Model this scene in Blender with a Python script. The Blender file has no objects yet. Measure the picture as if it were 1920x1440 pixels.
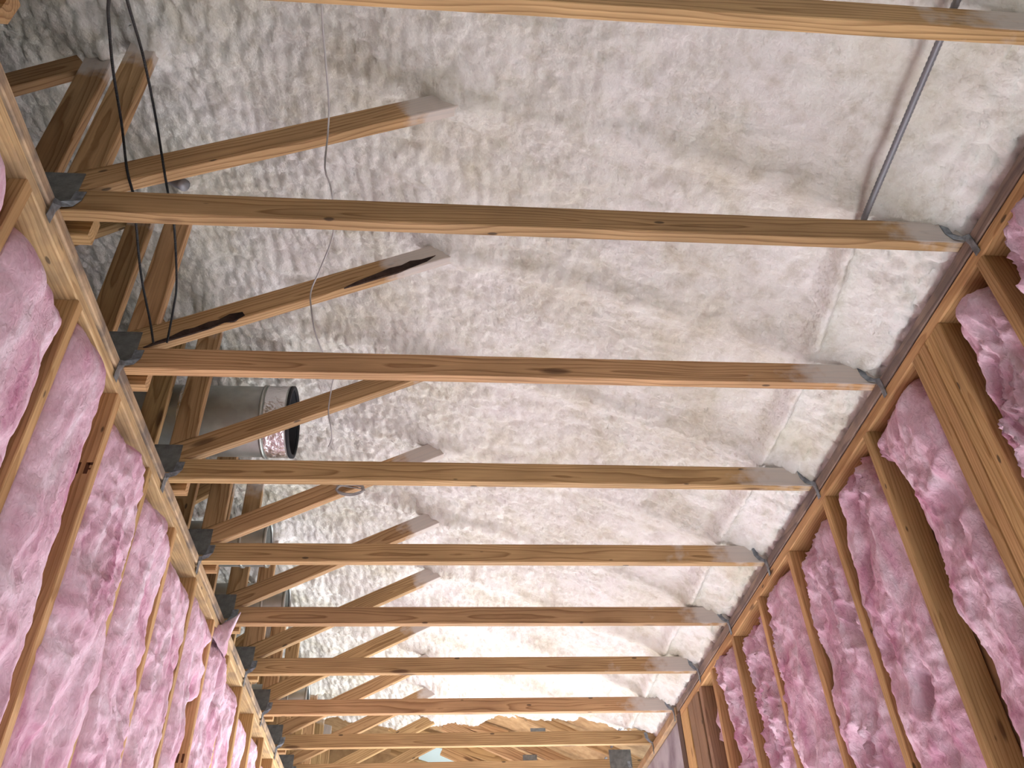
import bpy, bmesh, math, random
import numpy as np
from mathutils import Vector, Matrix

# ---------------------------------------------------------------- camera, light, exposure
sc = bpy.context.scene
C = sc.collection
cam_d = bpy.data.cameras.new('camera')
cam = bpy.data.objects.new('camera', cam_d)
C.objects.link(cam)
sc.camera = cam
cam_d.sensor_fit = 'HORIZONTAL'
cam_d.sensor_width = 36.0
cam_d.lens = 36.0 * 1609.55 / 1920.0
cam_d.clip_start = 0.02
PITCH, YAW, ROLL, EYE = 0.69983, 0.11203, -0.05037, 1.5
_f = Vector((math.sin(YAW) * math.cos(PITCH), math.cos(YAW) * math.cos(PITCH), math.sin(PITCH)))
_r = Vector((math.cos(YAW), -math.sin(YAW), 0))
_u = _r.cross(_f)
_rt = math.cos(ROLL) * _r + math.sin(ROLL) * _u
_up = math.cos(ROLL) * _u - math.sin(ROLL) * _r
cam.matrix_world = Matrix(((_rt.x, _up.x, -_f.x, 0), (_rt.y, _up.y, -_f.y, 0), (_rt.z, _up.z, -_f.z, EYE), (0, 0, 0, 1)))

sc.view_settings.view_transform = 'Standard'
sc.view_settings.look = 'None'
sc.view_settings.gamma = 1.0
sc.view_settings.use_curve_mapping = False
sc.view_settings.exposure = 0.42

world = bpy.data.worlds.new('sky')
sc.world = world
world.use_nodes = True
wn = world.node_tree.nodes
wn['Background'].inputs[0].default_value = (0.72, 0.87, 1.0, 1)
wn['Background'].inputs[1].default_value = 2.5


def area_light(name, loc, target, sx, sy, power, col):
    l = bpy.data.lights.new(name, 'AREA')
    l.shape = 'RECTANGLE'
    l.size, l.size_y = sx, sy
    l.energy = power
    l.color = col
    o = bpy.data.objects.new(name, l)
    C.objects.link(o)
    o.location = loc
    o.rotation_euler = (Vector(target) - Vector(loc)).to_track_quat('-Z', 'Y').to_euler()
    return o


# daylight: a wide doorway on the right beyond the wall, a window in the far wall; plus an added fill lamp behind the camera
area_light('door_daylight', (1.62, 6.5, 1.4), (-0.8, 6.4, 1.2), 2.3, 2.2, 150, (0.92, 0.97, 1.0))
area_light('far_window_daylight', (0.95, 8.55, 1.6), (0.6, 5.2, 0.0), 0.84, 1.9, 40, (0.92, 0.97, 1.0))
area_light('back_fill_light', (0.55, -3.45, 1.8), (0.3, -0.4, 0.0), 1.5, 1.5, 22, (0.95, 0.98, 1.0))  # unseen fill lamp, added to brighten the near end of the room
# low sun coming in through the far window, landing on the floor
sun_d = bpy.data.lights.new('sun', 'SUN')
sun_d.energy = 88
sun_d.angle = 0.02
sun_d.color = (0.93, 0.97, 1.0)
sun = bpy.data.objects.new('sun', sun_d)
C.objects.link(sun)
sun.rotation_euler = Vector((0.0, -1.0, -0.30)).to_track_quat('-Z', 'Y').to_euler()

# ---------------------------------------------------------------- constants of the place (metres)
SP = 0.6096            # truss spacing
Y2 = 1.4658
XL, XR = -0.9693, 1.4482
H = 1.792 + EYE        # top of the wall plates
CH, TH = 0.0855, 0.0365  # chord height and thickness


def TY(k):
    return Y2 + (k - 2) * SP


# ---------------------------------------------------------------- numpy noise
def _hash(ix, iy, iz, seed):
    h = (ix.astype(np.uint32) * np.uint32(374761393) + iy.astype(np.uint32) * np.uint32(668265263)
         + iz.astype(np.uint32) * np.uint32(2147483647) + np.uint32(seed * 144269 + 12345))
    h = (h ^ (h >> np.uint32(13))) * np.uint32(1274126177)
    h = (h ^ (h >> np.uint32(16))) * np.uint32(2246822519)
    return (h ^ (h >> np.uint32(13))).astype(np.float64) / 4294967295.0


def vnoise(x, y, z=None, seed=0):
    x = np.asarray(x, float); y = np.asarray(y, float)
    z = np.zeros_like(x) if z is None else np.asarray(z, float)
    fx, fy, fz = np.floor(x), np.floor(y), np.floor(z)
    ix, iy, iz = (fx.astype(np.int64), fy.astype(np.int64), fz.astype(np.int64))
    tx, ty, tz = x - fx, y - fy, z - fz
    tx = tx * tx * tx * (tx * (tx * 6 - 15) + 10)
    ty = ty * ty * ty * (ty * (ty * 6 - 15) + 10)
    tz = tz * tz * (3 - 2 * tz)
    r = 0
    for dx in (0, 1):
        for dy in (0, 1):
            for dz in (0, 1):
                w = (tx if dx else 1 - tx) * (ty if dy else 1 - ty) * (tz if dz else 1 - tz)
                r = r + w * _hash(ix + dx, iy + dy, iz + dz, seed)
    return r * 2 - 1


def fbm(x, y, oct=4, seed=0, z=None):
    r, a, s = 0, 1.0, 0.0
    for o in range(oct):
        r = r + a * vnoise(x * 2 ** o + 17.3 * o, y * 2 ** o - 9.1 * o, z, seed + o)
        s += a
        a *= 0.5
    return r / s


def domes(x, y, seed=0):
    """rounded cells: 1 at the middle of a lump, 0 in the crease between lumps"""
    fx, fy = np.floor(x), np.floor(y)
    b1 = np.full(x.shape, 9.0); b2 = np.full(x.shape, 9.0)
    for dx in (-1, 0, 1):
        for dy in (-1, 0, 1):
            cx, cy = fx + dx, fy + dy
            ix, iy = cx.astype(np.int64), cy.astype(np.int64)
            iz = np.zeros_like(ix)
            px = cx + 0.15 + 0.7 * _hash(ix, iy, iz, seed)
            py = cy + 0.15 + 0.7 * _hash(ix, iy, iz, seed + 77)
            d = np.sqrt((x - px) ** 2 + (y - py) ** 2)
            b2 = np.minimum(b2, np.maximum(b1, d))
            b1 = np.minimum(b1, d)
    e = np.clip((b2 - b1) * 1.6, 0, 1)
    return np.sqrt(e)


# ---------------------------------------------------------------- materials
def mat(name):
    m = bpy.data.materials.new(name)
    m.use_nodes = True
    nt = m.node_tree
    b = nt.nodes['Principled BSDF']
    b.inputs['Roughness'].default_value = 0.85
    b.inputs['Specular IOR Level'].default_value = 0.25
    return m, nt, b


def N(nt, t, **kw):
    n = nt.nodes.new(t)
    for k, v in kw.items():
        setattr(n, k, v)
    return n


def ramp(nt, stops):
    n = N(nt, 'ShaderNodeValToRGB')
    cr = n.color_ramp
    while len(cr.elements) < len(stops):
        cr.elements.new(0.5)
    for e, (p, c) in zip(cr.elements, stops):
        e.position = p
        e.color = (*c, 1)
    return n


def mixc(nt, fac, a, b, bt='MIX'):
    n = N(nt, 'ShaderNodeMix', data_type='RGBA', blend_type=bt)
    L = nt.links
    for sock, v in ((n.inputs[0], fac), (n.inputs[6], a), (n.inputs[7], b)):
        if isinstance(v, (int, float)):
            sock.default_value = v
        elif isinstance(v, tuple):
            sock.default_value = (*v, 1)
        else:
            L.new(v, sock)
    return n.outputs[2]


def mth(nt, op, a, b=None, clamp=False):
    n = N(nt, 'ShaderNodeMath', operation=op, use_clamp=clamp)
    for s, v in ((n.inputs[0], a), (n.inputs[1], b)):
        if v is None:
            continue
        if isinstance(v, (int, float)):
            s.default_value = v
        else:
            nt.links.new(v, s)
    return n.outputs[0]


def wood(name, light, dark, knots=0.5, stain=0.0, spray=True, knotcol=(0.07, 0.03, 0.015)):
    m, nt, b = mat(name)
    L = nt.links
    tc = N(nt, 'ShaderNodeTexCoord')
    oi = N(nt, 'ShaderNodeObjectInfo')
    off = N(nt, 'ShaderNodeVectorMath', operation='SCALE')
    comb = N(nt, 'ShaderNodeCombineXYZ')
    L.new(oi.outputs['Random'], comb.inputs[0])
    comb.inputs[1].default_value = 0.0
    L.new(comb.outputs[0], off.inputs[0])
    off.inputs['Scale'].default_value = 37.0
    add = N(nt, 'ShaderNodeVectorMath', operation='ADD')
    L.new(tc.outputs['Object'], add.inputs[0]); L.new(off.outputs[0], add.inputs[1])
    # slow wander of the heart of the tree along the board
    mp = N(nt, 'ShaderNodeMapping'); mp.inputs['Scale'].default_value = (1.1, 7, 7)
    L.new(add.outputs[0], mp.inputs[0])
    n1 = N(nt, 'ShaderNodeTexNoise'); n1.inputs['Scale'].default_value = 1.0; n1.inputs['Detail'].default_value = 2
    L.new(mp.outputs[0], n1.inputs['Vector'])
    sub = N(nt, 'ShaderNodeVectorMath', operation='SUBTRACT'); sub.inputs[1].default_value = (0.5, 0.5, 0.5)
    L.new(n1.outputs['Color'], sub.inputs[0])
    scl = N(nt, 'ShaderNodeVectorMath', operation='MULTIPLY'); scl.inputs[1].default_value = (0, 0.09, 0.09)
    L.new(sub.outputs[0], scl.inputs[0])
    add2 = N(nt, 'ShaderNodeVectorMath', operation='ADD')
    L.new(add.outputs[0], add2.inputs[0]); L.new(scl.outputs[0], add2.inputs[1])
    add3 = N(nt, 'ShaderNodeVectorMath', operation='ADD'); add3.inputs[1].default_value = (0, 0.035, 0.012)
    L.new(add2.outputs[0], add3.inputs[0])
    wv = N(nt, 'ShaderNodeTexWave', wave_type='RINGS', rings_direction='X', wave_profile='SAW')
    wv.inputs['Scale'].default_value = 26
    wv.inputs['Distortion'].default_value = 0.8
    wv.inputs['Detail'].default_value = 2
    wv.inputs['Detail Scale'].default_value = 0.6
    L.new(add3.outputs[0], wv.inputs['Vector'])
    rp = ramp(nt, [(0.0, light), (0.55, tuple(0.75 * a + 0.25 * c for a, c in zip(light, dark))), (0.9, dark), (1.0, light)])
    L.new(wv.outputs['Fac'], rp.inputs[0])
    # fine fibre streaks
    mp2 = N(nt, 'ShaderNodeMapping'); mp2.inputs['Scale'].default_value = (5, 160, 160)
    L.new(add.outputs[0], mp2.inputs[0])
    n2 = N(nt, 'ShaderNodeTexNoise'); n2.inputs['Scale'].default_value = 1.0; n2.inputs['Detail'].default_value = 3
    L.new(mp2.outputs[0], n2.inputs['Vector'])
    fr = ramp(nt, [(0.3, (0.72, 0.70, 0.68)), (0.7, (1.12, 1.12, 1.12))])
    L.new(n2.outputs['Fac'], fr.inputs[0])
    col = mixc(nt, 0.6, rp.outputs[0], fr.outputs[0], 'MULTIPLY')
    # broad blotches
    n3 = N(nt, 'ShaderNodeTexNoise'); n3.inputs['Scale'].default_value = 1.0; n3.inputs['Detail'].default_value = 3
    mp3 = N(nt, 'ShaderNodeMapping'); mp3.inputs['Scale'].default_value = (2.5, 9, 9)
    L.new(add.outputs[0], mp3.inputs[0]); L.new(mp3.outputs[0], n3.inputs['Vector'])
    br = ramp(nt, [(0.35, (0.74, 0.70, 0.66)), (0.65, (1.08, 1.06, 1.04))])
    L.new(n3.outputs['Fac'], br.inputs[0])
    col = mixc(nt, 0.65, col, br.outputs[0], 'MULTIPLY')
    # each board its own tone
    hs = N(nt, 'ShaderNodeHueSaturation')
    L.new(col, hs.inputs['Color'])
    mr = N(nt, 'ShaderNodeMapRange'); mr.inputs['To Min'].default_value = 0.84; mr.inputs['To Max'].default_value = 1.1
    L.new(oi.outputs['Random'], mr.inputs['Value']); L.new(mr.outputs[0], hs.inputs['Value'])
    mr2 = N(nt, 'ShaderNodeMapRange'); mr2.inputs['To Min'].default_value = 0.492; mr2.inputs['To Max'].default_value = 0.505
    fr2 = mth(nt, 'FRACT', mth(nt, 'MULTIPLY', oi.outputs['Random'], 7.3))
    L.new(fr2, mr2.inputs['Value']); L.new(mr2.outputs[0], hs.inputs['Hue'])
    col = hs.outputs[0]
    # knots
    if knots > 0:
        mp4 = N(nt, 'ShaderNodeMapping'); mp4.inputs['Scale'].default_value = (2.3, 9, 9)
        L.new(add.outputs[0], mp4.inputs[0])
        vo = N(nt, 'ShaderNodeTexVoronoi'); vo.inputs['Scale'].default_value = 1.0
        L.new(mp4.outputs[0], vo.inputs['Vector'])
        kr = ramp(nt, [(0.0, (1, 1, 1)), (0.06 * knots + 0.02, (0.85, 0.85, 0.85)), (0.09 * knots + 0.05, (0, 0, 0))])
        L.new(vo.outputs['Distance'], kr.inputs[0])
        col = mixc(nt, mth(nt, 'MULTIPLY', kr.outputs[0], 0.8), col, knotcol)
        # small nail and pitch specks
        vo2 = N(nt, 'ShaderNodeTexVoronoi'); vo2.inputs['Scale'].default_value = 1.0
        mp5 = N(nt, 'ShaderNodeMapping'); mp5.inputs['Scale'].default_value = (5, 14, 14)
        L.new(add.outputs[0], mp5.inputs[0]); L.new(mp5.outputs[0], vo2.inputs['Vector'])
        kr2 = ramp(nt, [(0.0, (1, 1, 1)), (0.06, (1, 1, 1)), (0.085, (0, 0, 0))])
        L.new(vo2.outputs['Distance'], kr2.inputs[0])
        col = mixc(nt, mth(nt, 'MULTIPLY', kr2.outputs[0], 0.75), col, (0.03, 0.02, 0.015))
    if stain > 0:
        n5 = N(nt, 'ShaderNodeTexNoise'); n5.inputs['Scale'].default_value = 9; n5.inputs['Detail'].default_value = 5
        L.new(add.outputs[0], n5.inputs['Vector'])
        sr = ramp(nt, [(0.42, (0, 0, 0)), (0.62, (1, 1, 1))])
        L.new(n5.outputs['Fac'], sr.inputs[0])
        col = mixc(nt, mth(nt, 'MULTIPLY', sr.outputs[0], stain), col, (0.10, 0.085, 0.085))
    if spray:
        at = N(nt, 'ShaderNodeAttribute', attribute_name='spray')
        n4 = N(nt, 'ShaderNodeTexNoise'); n4.inputs['Scale'].default_value = 20; n4.inputs['Detail'].default_value = 4
        L.new(tc.outputs['Object'], n4.inputs['Vector'])
        v = mth(nt, 'ADD', at.outputs['Fac'], mth(nt, 'MULTIPLY', mth(nt, 'SUBTRACT', n4.outputs['Fac'], 0.5), 1.2))
        mr3 = N(nt, 'ShaderNodeMapRange'); mr3.inputs['From Min'].default_value = 0.35; mr3.inputs['From Max'].default_value = 0.85
        L.new(v, mr3.inputs['Value'])
        gate = mth(nt, 'MULTIPLY', mr3.outputs[0], mth(nt, 'GREATER_THAN', at.outputs['Fac'], 0.02), True)
        col = mixc(nt, mth(nt, 'MULTIPLY', gate, 0.78), col, (0.63, 0.59, 0.56))
    L.new(col, b.inputs['Base Color'])
    bp = N(nt, 'ShaderNodeBump'); bp.inputs['Strength'].default_value = 0.25; bp.inputs['Distance'].default_value = 0.002
    L.new(n2.outputs['Fac'], bp.inputs['Height']); L.new(bp.outputs[0], b.inputs['Normal'])
    b.inputs['Roughness'].default_value = 0.7
    return m


M_TRUSS = wood('truss_lumber', (0.55, 0.355, 0.175), (0.31, 0.175, 0.075), 1.0)
M_STUD = wood('stud_lumber', (0.60, 0.385, 0.175), (0.42, 0.24, 0.095), 0.5, spray=False)
M_PLATE = wood('plate_lumber', (0.62, 0.42, 0.23), (0.46, 0.285, 0.14), 0.4, 0.35, spray=False)
M_PLATE_UP = wood('stained_plate_lumber', (0.55, 0.40, 0.25), (0.42, 0.28, 0.16), 0.4, 0.75, spray=False)
M_PLATE_OLD = wood('weathered_plate_lumber', (0.34, 0.25, 0.20), (0.20, 0.14, 0.12), 0.4, 0.5, spray=False)
M_POST_BROWN = wood('brown_lumber', (0.36, 0.23, 0.14), (0.24, 0.14, 0.08), 0.3, 0.15, spray=False)
M_POST_DARK = wood('dark_lumber', (0.12, 0.07, 0.05), (0.07, 0.04, 0.03), 0.1, 0.3, spray=False)


def plain(name, col, rough=0.6, metal=0.0, bump=0.0, bscale=40, var=0.0, vscale=8, col2=None):
    m, nt, b = mat(name)
    b.inputs['Base Color'].default_value = (*col, 1)
    b.inputs['Roughness'].default_value = rough
    b.inputs['Metallic'].default_value = metal
    tc = N(nt, 'ShaderNodeTexCoord')
    if bump:
        n = N(nt, 'ShaderNodeTexNoise'); n.inputs['Scale'].default_value = bscale; n.inputs['Detail'].default_value = 4
        nt.links.new(tc.outputs['Object'], n.inputs['Vector'])
        bp = N(nt, 'ShaderNodeBump'); bp.inputs['Strength'].default_value = bump; bp.inputs['Distance'].default_value = 0.01
        nt.links.new(n.outputs['Fac'], bp.inputs['Height']); nt.links.new(bp.outputs[0], b.inputs['Normal'])
    if col2:
        n = N(nt, 'ShaderNodeTexNoise'); n.inputs['Scale'].default_value = vscale; n.inputs['Detail'].default_value = 5
        nt.links.new(tc.outputs['Object'], n.inputs['Vector'])
        r = ramp(nt, [(0.35, col), (0.65, col2)])
        nt.links.new(n.outputs['Fac'], r.inputs[0]); nt.links.new(r.outputs[0], b.inputs['Base Color'])
    return m


M_GUSSET = plain('galvanised_plate', (0.13, 0.13, 0.125), 0.55, 0.35, 0.3, 120, col2=(0.20, 0.20, 0.19), vscale=30)
M_TIE = plain('galvanised_strap', (0.30, 0.33, 0.36), 0.4, 0.6, 0.2, 80, col2=(0.16, 0.17, 0.19), vscale=60)
M_DUCT = plain('duct_sheet_metal', (0.48, 0.50, 0.47), 0.42, 0.8, 0.12, 14, col2=(0.34, 0.35, 0.33), vscale=9)
M_FOIL = plain('crinkled_foil_tape', (0.78, 0.77, 0.78), 0.22, 0.95, 0.8, 50)
M_BLACK = plain('duct_mouth_shade', (0.03, 0.03, 0.033), 0.8)  # black stands in for the shade inside duct mouths
M_CABLE = plain('black_cable_sheath', (0.014, 0.014, 0.016), 0.5, bump=0.5, bscale=150)
M_WIRE = plain('grey_wire_sheath', (0.40, 0.38, 0.37), 0.5)
M_CONDUIT = plain('grey_ribbed_conduit', (0.24, 0.24, 0.26), 0.45, 0.3)
M_CONCRETE = plain('concrete_floor', (0.58, 0.585, 0.585), 0.9, bump=0.2, bscale=20, col2=(0.65, 0.655, 0.655), vscale=3)
M_OSB = plain('bare_sheathing', (0.50, 0.33, 0.17), 0.85, bump=0.3, bscale=60, col2=(0.36, 0.22, 0.11), vscale=16)
M_SHEATH = plain('wall_sheathing', (0.36, 0.21, 0.10), 0.9, bump=0.2, bscale=40, col2=(0.28, 0.16, 0.08), vscale=12)
M_DRYWALL = plain('grey_wall_panel', (0.42, 0.39, 0.42), 0.9, bump=0.2, bscale=20, col2=(0.22, 0.18, 0.21), vscale=5)
M_BLUE = plain('pale_blue_board', (0.55, 0.72, 0.76), 0.7)
M_WHITE = plain('white_painted_wall', (0.62, 0.60, 0.57), 0.9)
M_BARK = plain('dark_bark', (0.025, 0.015, 0.013), 0.95, bump=0.8, bscale=60, col2=(0.06, 0.035, 0.025), vscale=25)
M_INK = plain('stamp_ink', (0.09, 0.035, 0.015), 0.9)
M_FOAMBIT = plain('foam_crumb', (0.74, 0.70, 0.62), 0.9, bump=0.5, bscale=60)


def foam_material():
    m, nt, b = mat('sprayed_foam')
    L = nt.links
    tc = N(nt, 'ShaderNodeTexCoord')
    n1 = N(nt, 'ShaderNodeTexNoise'); n1.inputs['Scale'].default_value = 2.6; n1.inputs['Detail'].default_value = 6
    n1.inputs['Roughness'].default_value = 0.6
    L.new(tc.outputs['Object'], n1.inputs['Vector'])
    r1 = ramp(nt, [(0.33, (0.66, 0.62, 0.52)), (0.5, (0.755, 0.73, 0.68)), (0.68, (0.79, 0.755, 0.735))])
    L.new(n1.outputs['Fac'], r1.inputs[0])
    n2 = N(nt, 'ShaderNodeTexNoise'); n2.inputs['Scale'].default_value = 15; n2.inputs['Detail'].default_value = 7
    n2.inputs['Roughness'].default_value = 0.65
    L.new(tc.outputs['Object'], n2.inputs['Vector'])
    r2 = ramp(nt, [(0.28, (0.70, 0.66, 0.58)), (0.5, (0.96, 0.95, 0.94)), (0.72, (1.06, 1.06, 1.07))])
    L.new(n2.outputs['Fac'], r2.inputs[0])
    col = mixc(nt, 0.8, r1.outputs[0], r2.outputs[0], 'MULTIPLY')
    L.new(col, b.inputs['Base Color'])
    n3 = N(nt, 'ShaderNodeTexNoise'); n3.inputs['Scale'].default_value = 70; n3.inputs['Detail'].default_value = 4
    L.new(tc.outputs['Object'], n3.inputs['Vector'])
    n4 = N(nt, 'ShaderNodeTexNoise'); n4.inputs['Scale'].default_value = 24; n4.inputs['Detail'].default_value = 3
    L.new(tc.outputs['Object'], n4.inputs['Vector'])
    bp = N(nt, 'ShaderNodeBump'); bp.inputs['Strength'].default_value = 0.8; bp.inputs['Distance'].default_value = 0.014
    L.new(mth(nt, 'ADD', n4.outputs['Fac'], mth(nt, 'MULTIPLY', n3.outputs['Fac'], 0.35)), bp.inputs['Height'])
    L.new(bp.outputs[0], b.inputs['Normal'])
    b.inputs['Roughness'].default_value = 0.9
    b.inputs['Specular IOR Level'].default_value = 0.12
    return m


def batt_material():
    m, nt, b = mat('pink_fibreglass')
    L = nt.links
    tc = N(nt, 'ShaderNodeTexCoord')
    mp = N(nt, 'ShaderNodeMapping'); mp.inputs['Scale'].default_value = (8, 8, 4.2)
    L.new(tc.outputs['Object'], mp.inputs[0])
    n1 = N(nt, 'ShaderNodeTexNoise'); n1.inputs['Scale'].default_value = 1; n1.inputs['Detail'].default_value = 6
    n1.inputs['Roughness'].default_value = 0.62; n1.inputs['Distortion'].default_value = 0.6
    L.new(mp.outputs[0], n1.inputs['Vector'])
    r1 = ramp(nt, [(0.30, (0.54, 0.235, 0.345)), (0.47, (0.70, 0.455, 0.545)), (0.68, (0.80, 0.66, 0.73))])
    L.new(n1.outputs['Fac'], r1.inputs[0])
    mp2 = N(nt, 'ShaderNodeMapping'); mp2.inputs['Scale'].default_value = (80, 80, 45)
    L.new(tc.outputs['Object'], mp2.inputs[0])
    n2 = N(nt, 'ShaderNodeTexNoise'); n2.inputs['Scale'].default_value = 1; n2.inputs['Detail'].default_value = 4
    n2.inputs['Distortion'].default_value = 1.0
    L.new(mp2.outputs[0], n2.inputs['Vector'])
    r2 = ramp(nt, [(0.3, (0.82, 0.76, 0.78)), (0.65, (1.05, 1.05, 1.05))])
    L.new(n2.outputs['Fac'], r2.inputs[0])
    L.new(mixc(nt, 0.7, r1.outputs[0], r2.outputs[0], 'MULTIPLY'), b.inputs['Base Color'])
    bp = N(nt, 'ShaderNodeBump'); bp.inputs['Strength'].default_value = 0.45; bp.inputs['Distance'].default_value = 0.012
    L.new(n2.outputs['Fac'], bp.inputs['Height']); L.new(bp.outputs[0], b.inputs['Normal'])
    b.inputs['Roughness'].default_value = 1.0
    b.inputs['Specular IOR Level'].default_value = 0.05
    return m


M_FOAM = foam_material()
M_BATT = batt_material()


# ---------------------------------------------------------------- object helpers
def tag(o, label, cat, group=None):
    o['label'] = label
    o['category'] = cat
    if group:
        o['group'] = group
    return o


def struct(o):
    o['kind'] = 'structure'
    return o


def thing(name, loc, label, cat, group=None):
    o = bpy.data.objects.new(name, None)
    C.objects.link(o)
    o.location = loc
    o.empty_display_size = 0.05
    return tag(o, label, cat, group)


def link(name, me, m, mw=None, parent=None):
    if m is not None and not me.materials:
        me.materials.append(m)
    o = bpy.data.objects.new(name, me)
    C.objects.link(o)
    if parent is not None:
        o.parent = parent
        base = parent.matrix_basis.copy()
        q = parent.parent
        while q is not None:
            base = q.matrix_basis @ base
            q = q.parent
        o.matrix_basis = base.inverted() @ (mw or Matrix())
    elif mw is not None:
        o.matrix_basis = mw
    return o


def mesh_from(verts, faces, smooth=False):
    me = bpy.data.meshes.new('mesh')
    me.from_pydata([tuple(map(float, v)) for v in verts], [], [tuple(map(int, f)) for f in faces])
    if smooth:
        me.polygons.foreach_set('use_smooth', [True] * len(me.polygons))
    me.update()
    return me


def grid_mesh(P, mask=None, smooth=True):
    """P: (n, m, 3) array of points"""
    n, m = P.shape[:2]
    idx = np.arange(n * m).reshape(n, m)
    f = np.stack([idx[:-1, :-1], idx[1:, :-1], idx[1:, 1:], idx[:-1, 1:]], -1).reshape(-1, 4)
    if mask is not None:
        f = f[mask.reshape(-1)]
    me = bpy.data.meshes.new('mesh')
    v = P.reshape(-1, 3)
    me.vertices.add(len(v)); me.vertices.foreach_set('co', v.astype(np.float32).ravel())
    me.loops.add(len(f) * 4); me.loops.foreach_set('vertex_index', f.astype(np.int32).ravel())
    me.polygons.add(len(f))
    me.polygons.foreach_set('loop_start', np.arange(len(f), dtype=np.int32) * 4)
    me.polygons.foreach_set('loop_total', np.full(len(f), 4, dtype=np.int32))
    me.polygons.foreach_set('use_smooth', np.full(len(f), smooth))
    me.update(calc_edges=True)
    me.validate()
    return me


RNG = random.Random(4)


def board(name, a, b, width, thick, m, parent=None, wdir=(0, 0, 1), spray=None, ch=0.003, warp=0.0, under=0.4):
    """a sawn board from a to b (centre line); width along wdir, thick across. spray(t in 0..1) -> 0..1"""
    a, b = Vector(a), Vector(b)
    x = (b - a)
    ln = x.length
    x.normalize()
    w = Vector(wdir)
    z = (w - x * w.dot(x)).normalized()
    y = z.cross(x)
    mw = Matrix(((x.x, y.x, z.x, a.x), (x.y, y.y, z.y, a.y), (x.z, y.z, z.z, a.z), (0, 0, 0, 1)))
    hy, hz = thick / 2, width / 2
    prof = [(-hy + ch, -hz), (hy - ch, -hz), (hy, -hz + ch), (hy, hz - ch), (hy - ch, hz), (-hy + ch, hz), (-hy, hz - ch), (-hy, -hz + ch)]
    n = max(2, int(ln / 0.05) + 1)
    verts, faces, sp = [], [], []
    ph = RNG.uniform(0, 6)
    for i in range(n):
        t = i / (n - 1)
        dy = warp * math.sin(ph + 3.0 * t)
        dz = warp * math.sin(ph * 2 + 2.3 * t)
        for (py, pz) in prof:
            verts.append((t * ln, py + dy, pz + dz))
            sp.append(spray(t) * (under if pz == -hz else 1.0) if spray else 0.0)
    for i in range(n - 1):
        for j in range(8):
            faces.append((i * 8 + j, i * 8 + (j + 1) % 8, (i + 1) * 8 + (j + 1) % 8, (i + 1) * 8 + j))
    faces.append(tuple(reversed(range(8))))
    faces.append(tuple((n - 1) * 8 + j for j in range(8)))
    faces = [tuple(reversed(f)) for f in faces]
    me = mesh_from(verts, faces)
    at = me.attributes.new('spray', 'FLOAT', 'POINT')
    at.data.foreach_set('value', sp)
    bm = bmesh.new(); bm.from_mesh(me); bmesh.ops.recalc_face_normals(bm, faces=bm.faces); bm.to_mesh(me); bm.free()
    return link(name, me, m, mw, parent)


def box_mesh(lo, hi, ch=0.0):
    bm = bmesh.new()
    bmesh.ops.create_cube(bm, size=1)
    for v in bm.verts:
        v.co = Vector([l + (c + 0.5) * (h - l) for l, h, c in zip(lo, hi, v.co)])
    if ch:
        bmesh.ops.bevel(bm, geom=bm.edges[:], offset=ch, segments=1, affect='EDGES')
    me = bpy.data.meshes.new('mesh')
    bm.to_mesh(me); bm.free()
    return me


def box(name, lo, hi, m, parent=None, ch=0.0):
    c = [(l + h) / 2 for l, h in zip(lo, hi)]
    me = box_mesh([l - k for l, k in zip(lo, c)], [h - k for h, k in zip(hi, c)], ch)
    return link(name, me, m, Matrix.Translation(c), parent)


def tube_mesh(pts, r, seg=8, rib=None):
    pts = [Vector(p) for p in pts]
    # Catmull-Rom resample
    out = []
    for i in range(len(pts) - 1):
        p0, p1, p2, p3 = pts[max(i - 1, 0)], pts[i], pts[i + 1], pts[min(i + 2, len(pts) - 1)]
        k = max(2, int((p2 - p1).length / 0.012)) if rib is None else max(2, int((p2 - p1).length / rib))
        for j in range(k):
            t = j / k
            out.append(0.5 * ((2 * p1) + (-p0 + p2) * t + (2 * p0 - 5 * p1 + 4 * p2 - p3) * t * t + (-p0 + 3 * p1 - 3 * p2 + p3) * t ** 3))
    out.append(pts[-1])
    verts, faces = [], []
    prev = None
    for i, p in enumerate(out):
        d = (out[min(i + 1, len(out) - 1)] - out[max(i - 1, 0)]).normalized()
        if prev is None:
            nrm = d.orthogonal().normalized()
        else:
            nrm = (prev - d * prev.dot(d)).normalized()
        prev = nrm
        bn = d.cross(nrm)
        rr = r * (1.0 if rib is None or i % 2 else 0.86)
        for j in range(seg):
            a = 2 * math.pi * j / seg
            verts.append(p + nrm * math.cos(a) * rr + bn * math.sin(a) * rr)
    for i in range(len(out) - 1):
        for j in range(seg):
            faces.append((i * seg + j, i * seg + (j + 1) % seg, (i + 1) * seg + (j + 1) % seg, (i + 1) * seg + j))
    faces.append(tuple(reversed(range(seg))))
    faces.append(tuple((len(out) - 1) * seg + j for j in range(seg)))
    return mesh_from(verts, faces, True)


# ---------------------------------------------------------------- roof foam
FX = [-4.2, -1.0, 0.0, 0.6, 1.2, 1.35, 1.45, 1.60]
FZ = [3.46, 2.69, 2.43, 2.225, 1.965, 1.892, 1.832, 1.76]


def conduit_x(y):
    return np.interp(np.asarray(y, float), [0.3, 0.944, 1.47, 1.83, 2.2, 2.7, 3.3, 4.5, 5.93, 7.3], [1.13, 1.163, 1.192, 1.233, 1.262, 1.262, 1.258, 1.275, 1.298, 1.31])


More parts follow.
